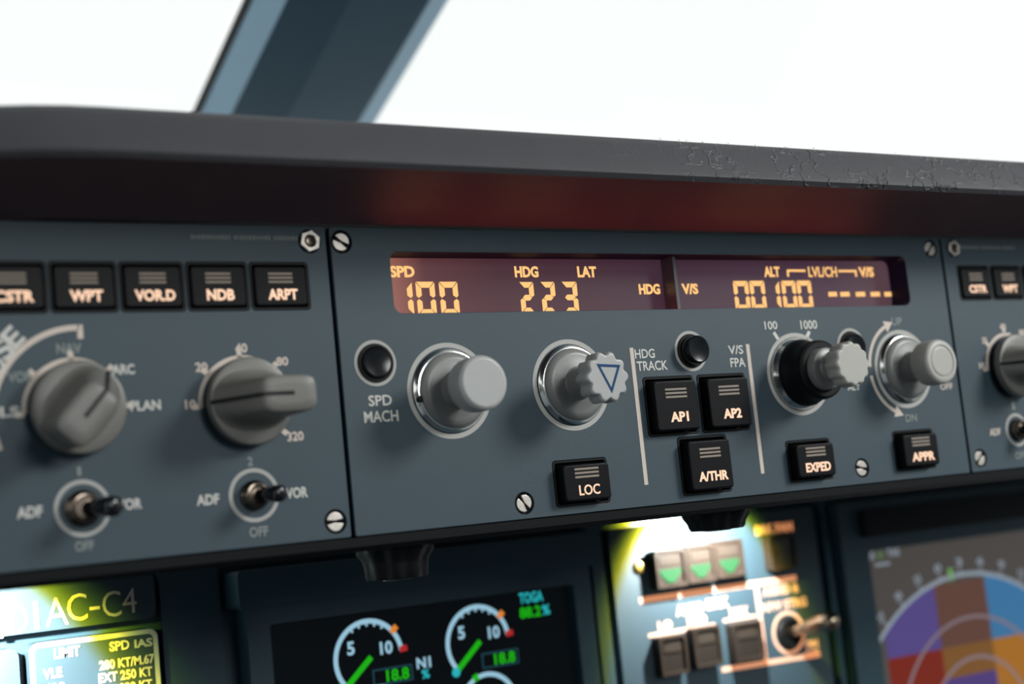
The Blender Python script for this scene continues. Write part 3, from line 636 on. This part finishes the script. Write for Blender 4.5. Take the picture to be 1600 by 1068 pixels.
# engine display
ex0, ex1, et = -283.0, 376.0, 362.0
ec = thing('engine_display', (ex0+ex1)/2, 900, WB-39.2, 'dark engine display with green needles in round white scales', 'screen', 'flat screens of the main panel')
def L(o, u, v): return loc(o, u, v)
a, b = L(ec, -326, 890); c, d = L(ec, 418, 318); i, j = L(ec, ex0, 880); k, l = L(ec, ex1, et)
P(ec, 'bezel', [rrect(a, c, b, d, 10), rrect(i, k, j, l, 5)], 0, 60, 'board')
a, b = L(ec, -346, 328); c, d = L(ec, 422, 262); P(ec, 'hood', [rrect(a, c, b, d, 8)], 0.3, 84, 'board')
m_dark = mat('dark_screen_glass', (0.003, 0.004, 0.005), 0.25, noise=0.1, spec=0.15, emit=(0.3, 0.5, 0.7), estr=0.004)
es = P(ec, 'screen', [rrect(i+.5, k-.5, j+.5, l-.5, 3)], 24, 39, m_dark)
ZS = 39.1
m_arc = glow('pale_blue_symbol', (0.32, 0.56, 0.70), 0.95); m_grn = glow('green_symbol', (0.01, 0.42, 0.005), 1.0); m_cya = glow('cyan_symbol', (0.02, 0.42, 0.46), 1.0); m_org = glow('orange_symbol', (0.8, 0.25, 0.03), 0.9); m_red = glow('red_symbol', (0.45, 0.02, 0.02), 0.9); m_box = glow('dim_box_symbol', (0.01, 0.05, 0.07), 1.0)
def dial(px, py, r, full=True):
    x, y = L(ec, *at(px, py, WB))
    if full:
        P(ec, 'dial_scale', [arcband(x, y, r-9, r, 6, 222)], ZS, ZS+.4, m_arc); t = math.radians(222)
        P(ec, 'dial_needle', [strip((x+4, y+2), (x + (r-2)*math.cos(t), y + (r-2)*math.sin(t)), 11)], ZS+.5, ZS+.8, m_grn)
        P(ec, 'throttle_mark', [circle(x + (r+2)*math.cos(t), y + (r+2)*math.sin(t), 9, 20)], ZS+.5, ZS+.9, m_cya)
        for a, m, q in ((40, m_org, 14), (7, m_red, 14)):
            t = math.radians(a); P(ec, 'limit_mark', [strip((x + (r-8)*math.cos(t), y + (r-8)*math.sin(t)), (x + (r+8)*math.cos(t), y + (r+8)*math.sin(t)), q*0.8)], ZS+.5, ZS+.9, m)
        for a in range(60, 130, 15):
            t = math.radians(a); P(ec, 'tick_mark', [strip((x + (r-14)*math.cos(t), y + (r-14)*math.sin(t)), (x + (r-8)*math.cos(t), y + (r-8)*math.sin(t)), 4)], ZS, ZS+.4, m_arc)
        text('figure', '5', x-36, y+23, 15, 25, ZS, m_arc, ec, 0.03); text('figure', '10', x+37, y+15, 26, 24, ZS, m_arc, ec, 0.03)
        P(ec, 'value_box', [rrect(x+4, x+88, y-52, y-22, 2), rrect(x+7, x+85, y-49, y-25, 2)], ZS, ZS+.3, m_box)
        text('value', '18.8', x+56, y-37, 48, 22, ZS+.4, m_grn, ec, 0.03)
    else:
        P(ec, 'dial_scale', [arcband(x, y, r-9, r, 10, 200)], ZS, ZS+.4, m_arc); t = math.radians(113)
        P(ec, 'limit_mark', [strip((x + (r-9)*math.cos(t), y + (r-9)*math.sin(t)), (x + (r+4)*math.cos(t), y + (r+4)*math.sin(t)), 12)], ZS+.5, ZS+.9, m_grn)
dial(577, 1028, 73); dial(747.5, 1003, 73); dial(765, 1103, 66, False); dial(596, 1126, 66, False)
def el(s, p, q, h, m): return lab(ec, s, p, q, h, m, w=WB, name='symbol_lettering', bold=0.03, z=ZS)
el('N1', (651, 1036), (673, 1033), 17, m_arc); el('%', (659, 1053), (671, 1051.5), 14, m_cya); el('TOGA', (811, 935), (848, 930), 17, m_cya); el('88.2', (812, 958), (845, 953), 17, m_grn); el('%', (847, 953), (859, 951), 16, m_cya)

# navigation display
nx0, nt_, nx1 = 1203.0, 378.0, 1870.0
nd = thing('navigation_display', 1550, 900, WB-39.5, 'navigation display with a compass arc over purple, red, blue and orange blocks', 'screen', 'flat screens of the main panel')
a, b = L(nd, 1120, 890); c, d = L(nd, 1990, 262); i, j = L(nd, nx0, 880); k, l = L(nd, nx1, nt_)
P(nd, 'bezel', [rrect(a, c, b, d, 10), rrect(i, k, j, l, 8)], 0, 62, 'board')
a, b = L(nd, 1185, 345); c, d = L(nd, 1990, 285); P(nd, 'hood', [rrect(a, c, b, d, 8)], 0.3, 78, 'black')
m_nd = mat('veiled_screen_glass', (0.05, 0.046, 0.044), 0.28, noise=0.1, nscale=30, emit=(0.62, 0.52, 0.47), estr=0.075)  # grey base and faint emission stand in for the reflected cabin
P(nd, 'screen', [rrect(i+.5, k-.5, j+.5, l-.5, 3)], 24, 39, m_nd)
cx, cy = L(nd, 1529, 908); R0 = 443.0
m_tick = glow('grey_compass_symbol', (0.26, 0.31, 0.36), 0.95)
def block(u0, u1, v0, v1, m):
    # cell clipped to the compass circle
    bm = bmesh.new(); N = 16
    x0, y0 = L(nd, u0, v1); x1, y1 = L(nd, u1, v0); vs, fs = [], []
    for ii in range(N+1):
        for jj in range(N+1):
            x = x0 + (x1-x0)*ii/N; y = y0 + (y1-y0)*jj/N; dd = math.hypot(x-cx, y-cy); rr = R0 - 5
            if dd > rr: x, y = cx + (x-cx)*rr/dd, cy + (y-cy)*rr/dd
            vs.append((x, y, ZS + .2))
    for ii in range(N):
        for jj in range(N): p = ii*(N+1)+jj; fs.append((p, p+1, p+N+2, p+N+1))
    bm.free(); raw('map_block', vs, fs, m, nd)
uA, uB, vA, vB = 1424.0, 1603.0, 631.0, 704.0
cm = {k_: glow(k_ + '_map_block', c_, 0.95) for k_, c_ in (('purple', (0.085, 0.062, 0.22)), ('brown', (0.115, 0.055, 0.042)), ('blue', (0.045, 0.17, 0.34)), ('red', (0.18, 0.018, 0.009)), ('orange', (0.36, 0.145, 0.018)), ('tan', (0.19, 0.085, 0.024)), ('violet', (0.075, 0.045, 0.19)))}
block(1243, uA, vA-190, vA, cm['purple']); block(uA, uB, vA-150, vA, cm['brown']); block(uB, uB+255, vA-190, vA, cm['blue'])
block(1243, uA, vA, vA+240, cm['red']); block(uA, uB, vA, vB, cm['tan']); block(uB, uB+255, vA, vA+240, cm['orange']); block(uA, uB, vB, vA+240, cm['violet'])
P(nd, 'compass_arc', [arcband(cx, cy, R0-5, R0+5, 20, 160, 60)], ZS+.5, ZS+.8, m_tick)
m_faint = mat('faint_arc_symbol', (0.10, 0.08, 0.09), 0.5, emit=(0.35, 0.26, 0.30), estr=0.45)
fx_, fy_ = L(nd, 1534.5, 840.5)
for rr_ in (272, 176): P(nd, 'range_arc', [arcband(fx_, fy_, rr_-4, rr_+4, 20, 160, 60)], ZS+.5, ZS+.8, m_faint)
for k in range(9):
    t = math.radians(137 - 9.2*k); P(nd, 'tick_mark', [strip((cx + R0*math.cos(t), cy + R0*math.sin(t)), (cx + (R0+14)*math.cos(t), cy + (R0+14)*math.sin(t)), 5)], ZS+.5, ZS+.8, m_tick)
    text('figure', str((36 - 12 + 3*k) % 36), cx + (R0+30)*math.cos(t), cy + (R0+30)*math.sin(t), 22, 20, ZS+.5, m_tick, nd, 0.02, t - math.pi/2)
t = math.radians(95.5); hx, hy = cx + (R0-2)*math.cos(t), cy + (R0-2)*math.sin(t)
P(nd, 'heading_mark', [[(hx-9, hy+22), (hx+9, hy+22), (hx, hy-14)]], ZS+1, ZS+1.3, glow('green_heading_mark', (0.16, 0.42, 0.10), 0.9))
for s, p, q, h, m in (('GS', (1352, 869), (1366, 867.5), 12, m_tick), ('TAS', (1386, 863.5), (1405, 861.5), 12, m_tick), ('0', (1371, 867), (1380, 866), 12, glow('dim_green_symbol', (0.10, 0.22, 0.08), 0.9)), ('---', (1368, 882), (1390, 880), 4, m_tick)):
    lab(nd, s, p, q, h, m, w=WB, name='symbol_lettering', z=ZS)

# landing gear panel
gp = thing('landing_gear_panel', 770, 700, WB-39.5, 'brightly lit landing gear panel under the central panel', 'control panel')
a, b = L(gp, 492, 690); c, d = L(gp, 1070, 262)
P(gp, 'plate', [rrect(a, c, b, d, 8)], 0, 36, 'panel')
ZG = 36.1; WG = WB-3.4
m_obar = mat('orange_backlit_marking', (0.38, 0.28, 0.23), 0.6, emit=(1.0, 0.36, 0.13), estr=0.60)
def gbar(p, q, wd_): P(gp, 'line_marking', [strip(L(gp, *at(*p, WG)), L(gp, *at(*q, WG)), wd_)], ZG, ZG+.5, m_obar)
gbar((999, 938), (1244, 902), 13); gbar((1181.6, 917), (1197, 1036), 12); gbar((1013, 993), (1117, 975.5), 8); gbar((1130, 969.5), (1181, 961.5), 7); gbar((1128, 1046), (1281, 1021.5), 11)
for s, p, q, h in (('AUTO', (1056, 954), (1099, 948), 17), ('BRK', (1104, 944), (1139, 939), 17), ('LO', (1028, 978), (1050, 975), 15), ('MED', (1074, 970.5), (1104, 966.5), 15), ('MAX', (1140, 957.5), (1169, 953), 15), ('A/SKID &', (1191, 925), (1248, 917), 15), ('N/W STRG', (1190, 949), (1260, 939), 15),
                   ('ON', (1258, 1007), (1278, 1004), 13), ('OFF', (1257, 1023), (1280, 1020), 13), ('BRK FAN', (1180, 829), (1238, 821), 15)): lab(gp, s, p, q, h, m_obar, w=WG, bold=0.05, z=ZG)
lathe('screw', [(13, 36), (13, 40), (10, 42), (4, 42.3)], mat('brass_screw', (0.75, 0.5, 0.12), 0.3, 1.0, noise=0.1), gp, 24, off=(*L(gp, *at(998, 886, WG)), 0))
m_case = mat('brown_grey_switch_case', (0.022, 0.0165, 0.013), 0.4, noise=0.12, spec=0.25, nscale=150)
m_tri = glow('green_arrow_light', (0.015, 0.66, 0.15), 0.9)
def guard(p0, p1, pt_, pb_, lb, cat, group, lit=False, name='push_button', m=None):
    # small keys of the gear panel, seen from the pixels of their left, right, top and bottom edges
    a, b = at(p0[0], p0[1], WG)[0], at(p1[0], p1[1], WG)[0]; c, d = at(pt_[0], pt_[1], WG)[1], at(pb_[0], pb_[1], WG)[1]
    t = thing(name, (a+b)/2, (c+d)/2, WG+0.2, lb, cat, group); w, h = b-a, d-c
    base = P(t, 'case', [rrect(-w/2, w/2, -h/2, h/2, 5), rrect(-w/2+7, w/2-7, -h/2+7, h/2-7, 4)], 0, 26, m or m_case)
    P(t, 'lens', [rrect(-w/2+7.5, w/2-7.5, -h/2+7.5, h/2-7.5, 3)], 0.5, 20, m_case if lit else mat('dark_lens', (0.016, 0.013, 0.011), 0.3, noise=0.1))
    P(t, 'legend_window', [rrect(-w/2+13, w/2-13, h*0.08, h/2-13, 3)], 20.1, 22, mat('legend_window', (0.026, 0.021, 0.017), 0.3, noise=0.1))
    if lit:
        tri = [(-w*.34, -h*.02), (w*.34, -h*.02), (w*.34, -h*.14), (w*.1, -h*.38), (-w*.1, -h*.38), (-w*.34, -h*.14)]
        P(t, 'green_arrow', [tri], 20.2, 22, m_tri)
    return t
gi = 'gear lights with green arrows'
guard((1014, 889), (1061, 882), (1036, 858), (1040, 917), 'leftmost of the three gear lights with a green arrow', 'indicator light', gi, True, 'gear_light')
guard((1063, 881), (1106, 874), (1083, 851), (1087, 909), 'middle of the three gear lights with a green arrow', 'indicator light', gi, True, 'gear_light')
guard((1108, 873), (1150, 866), (1128, 843), (1132, 901), 'rightmost of the three gear lights with a green arrow', 'indicator light', gi, True, 'gear_light')
gb = 'dark keys of the landing gear panel'
guard((1193, 866), (1232, 860), (1211, 836), (1214, 890), 'dark key under the orange words BRK FAN', 'button', gb)
guard((1021, 1024), (1063, 1017), (1040, 992), (1046, 1053), 'dark key under the word LO on the gear panel', 'button', gb)
guard((1074, 1012), (1115, 1004), (1092, 978), (1098, 1040), 'dark key under the word MED on the gear panel', 'button', gb)
guard((1136, 1003), (1180, 996), (1156, 971), (1161, 1031), 'dark key under the word MAX on the gear panel', 'button', gb)
u, v = at(1232, 988, WG); t = thing('anti_skid_switch', u, v, WG+0.2, 'large metal toggle switch in an orange ring on the gear panel', 'toggle switch')
P(t, 'ring_marking', [circle(0, 0, 48), circle(0, 0, 40)], 0.05, 0.6, m_obar)
lathe('bushing', [(36, 0.2), (36, 5), (33, 10), (26, 12), (24, 6)], MT['black'], t, 48)
d = Vector((0.08, 0.20, 1)).normalized(); x_ = Vector((0, 1, 0)).cross(d).normalized(); y_ = d.cross(x_); rings = []
for s, r in ((3, 13), (20, 12), (60, 14), (105, 20), (125, 21), (140, 18), (147, 11), (149, 3)):
    c = d*s; rings.append([tuple(c + x_*math.cos(2*math.pi*k/32)*r + y_*math.sin(2*math.pi*k/32)*r) for k in range(32)])
loft('lever', rings, mat('brown_steel', (0.42, 0.34, 0.25), 0.25, 1.0, noise=0.1), t)
for o in bpy.data.objects:
    if '_uvw' in o: del o['_uvw']
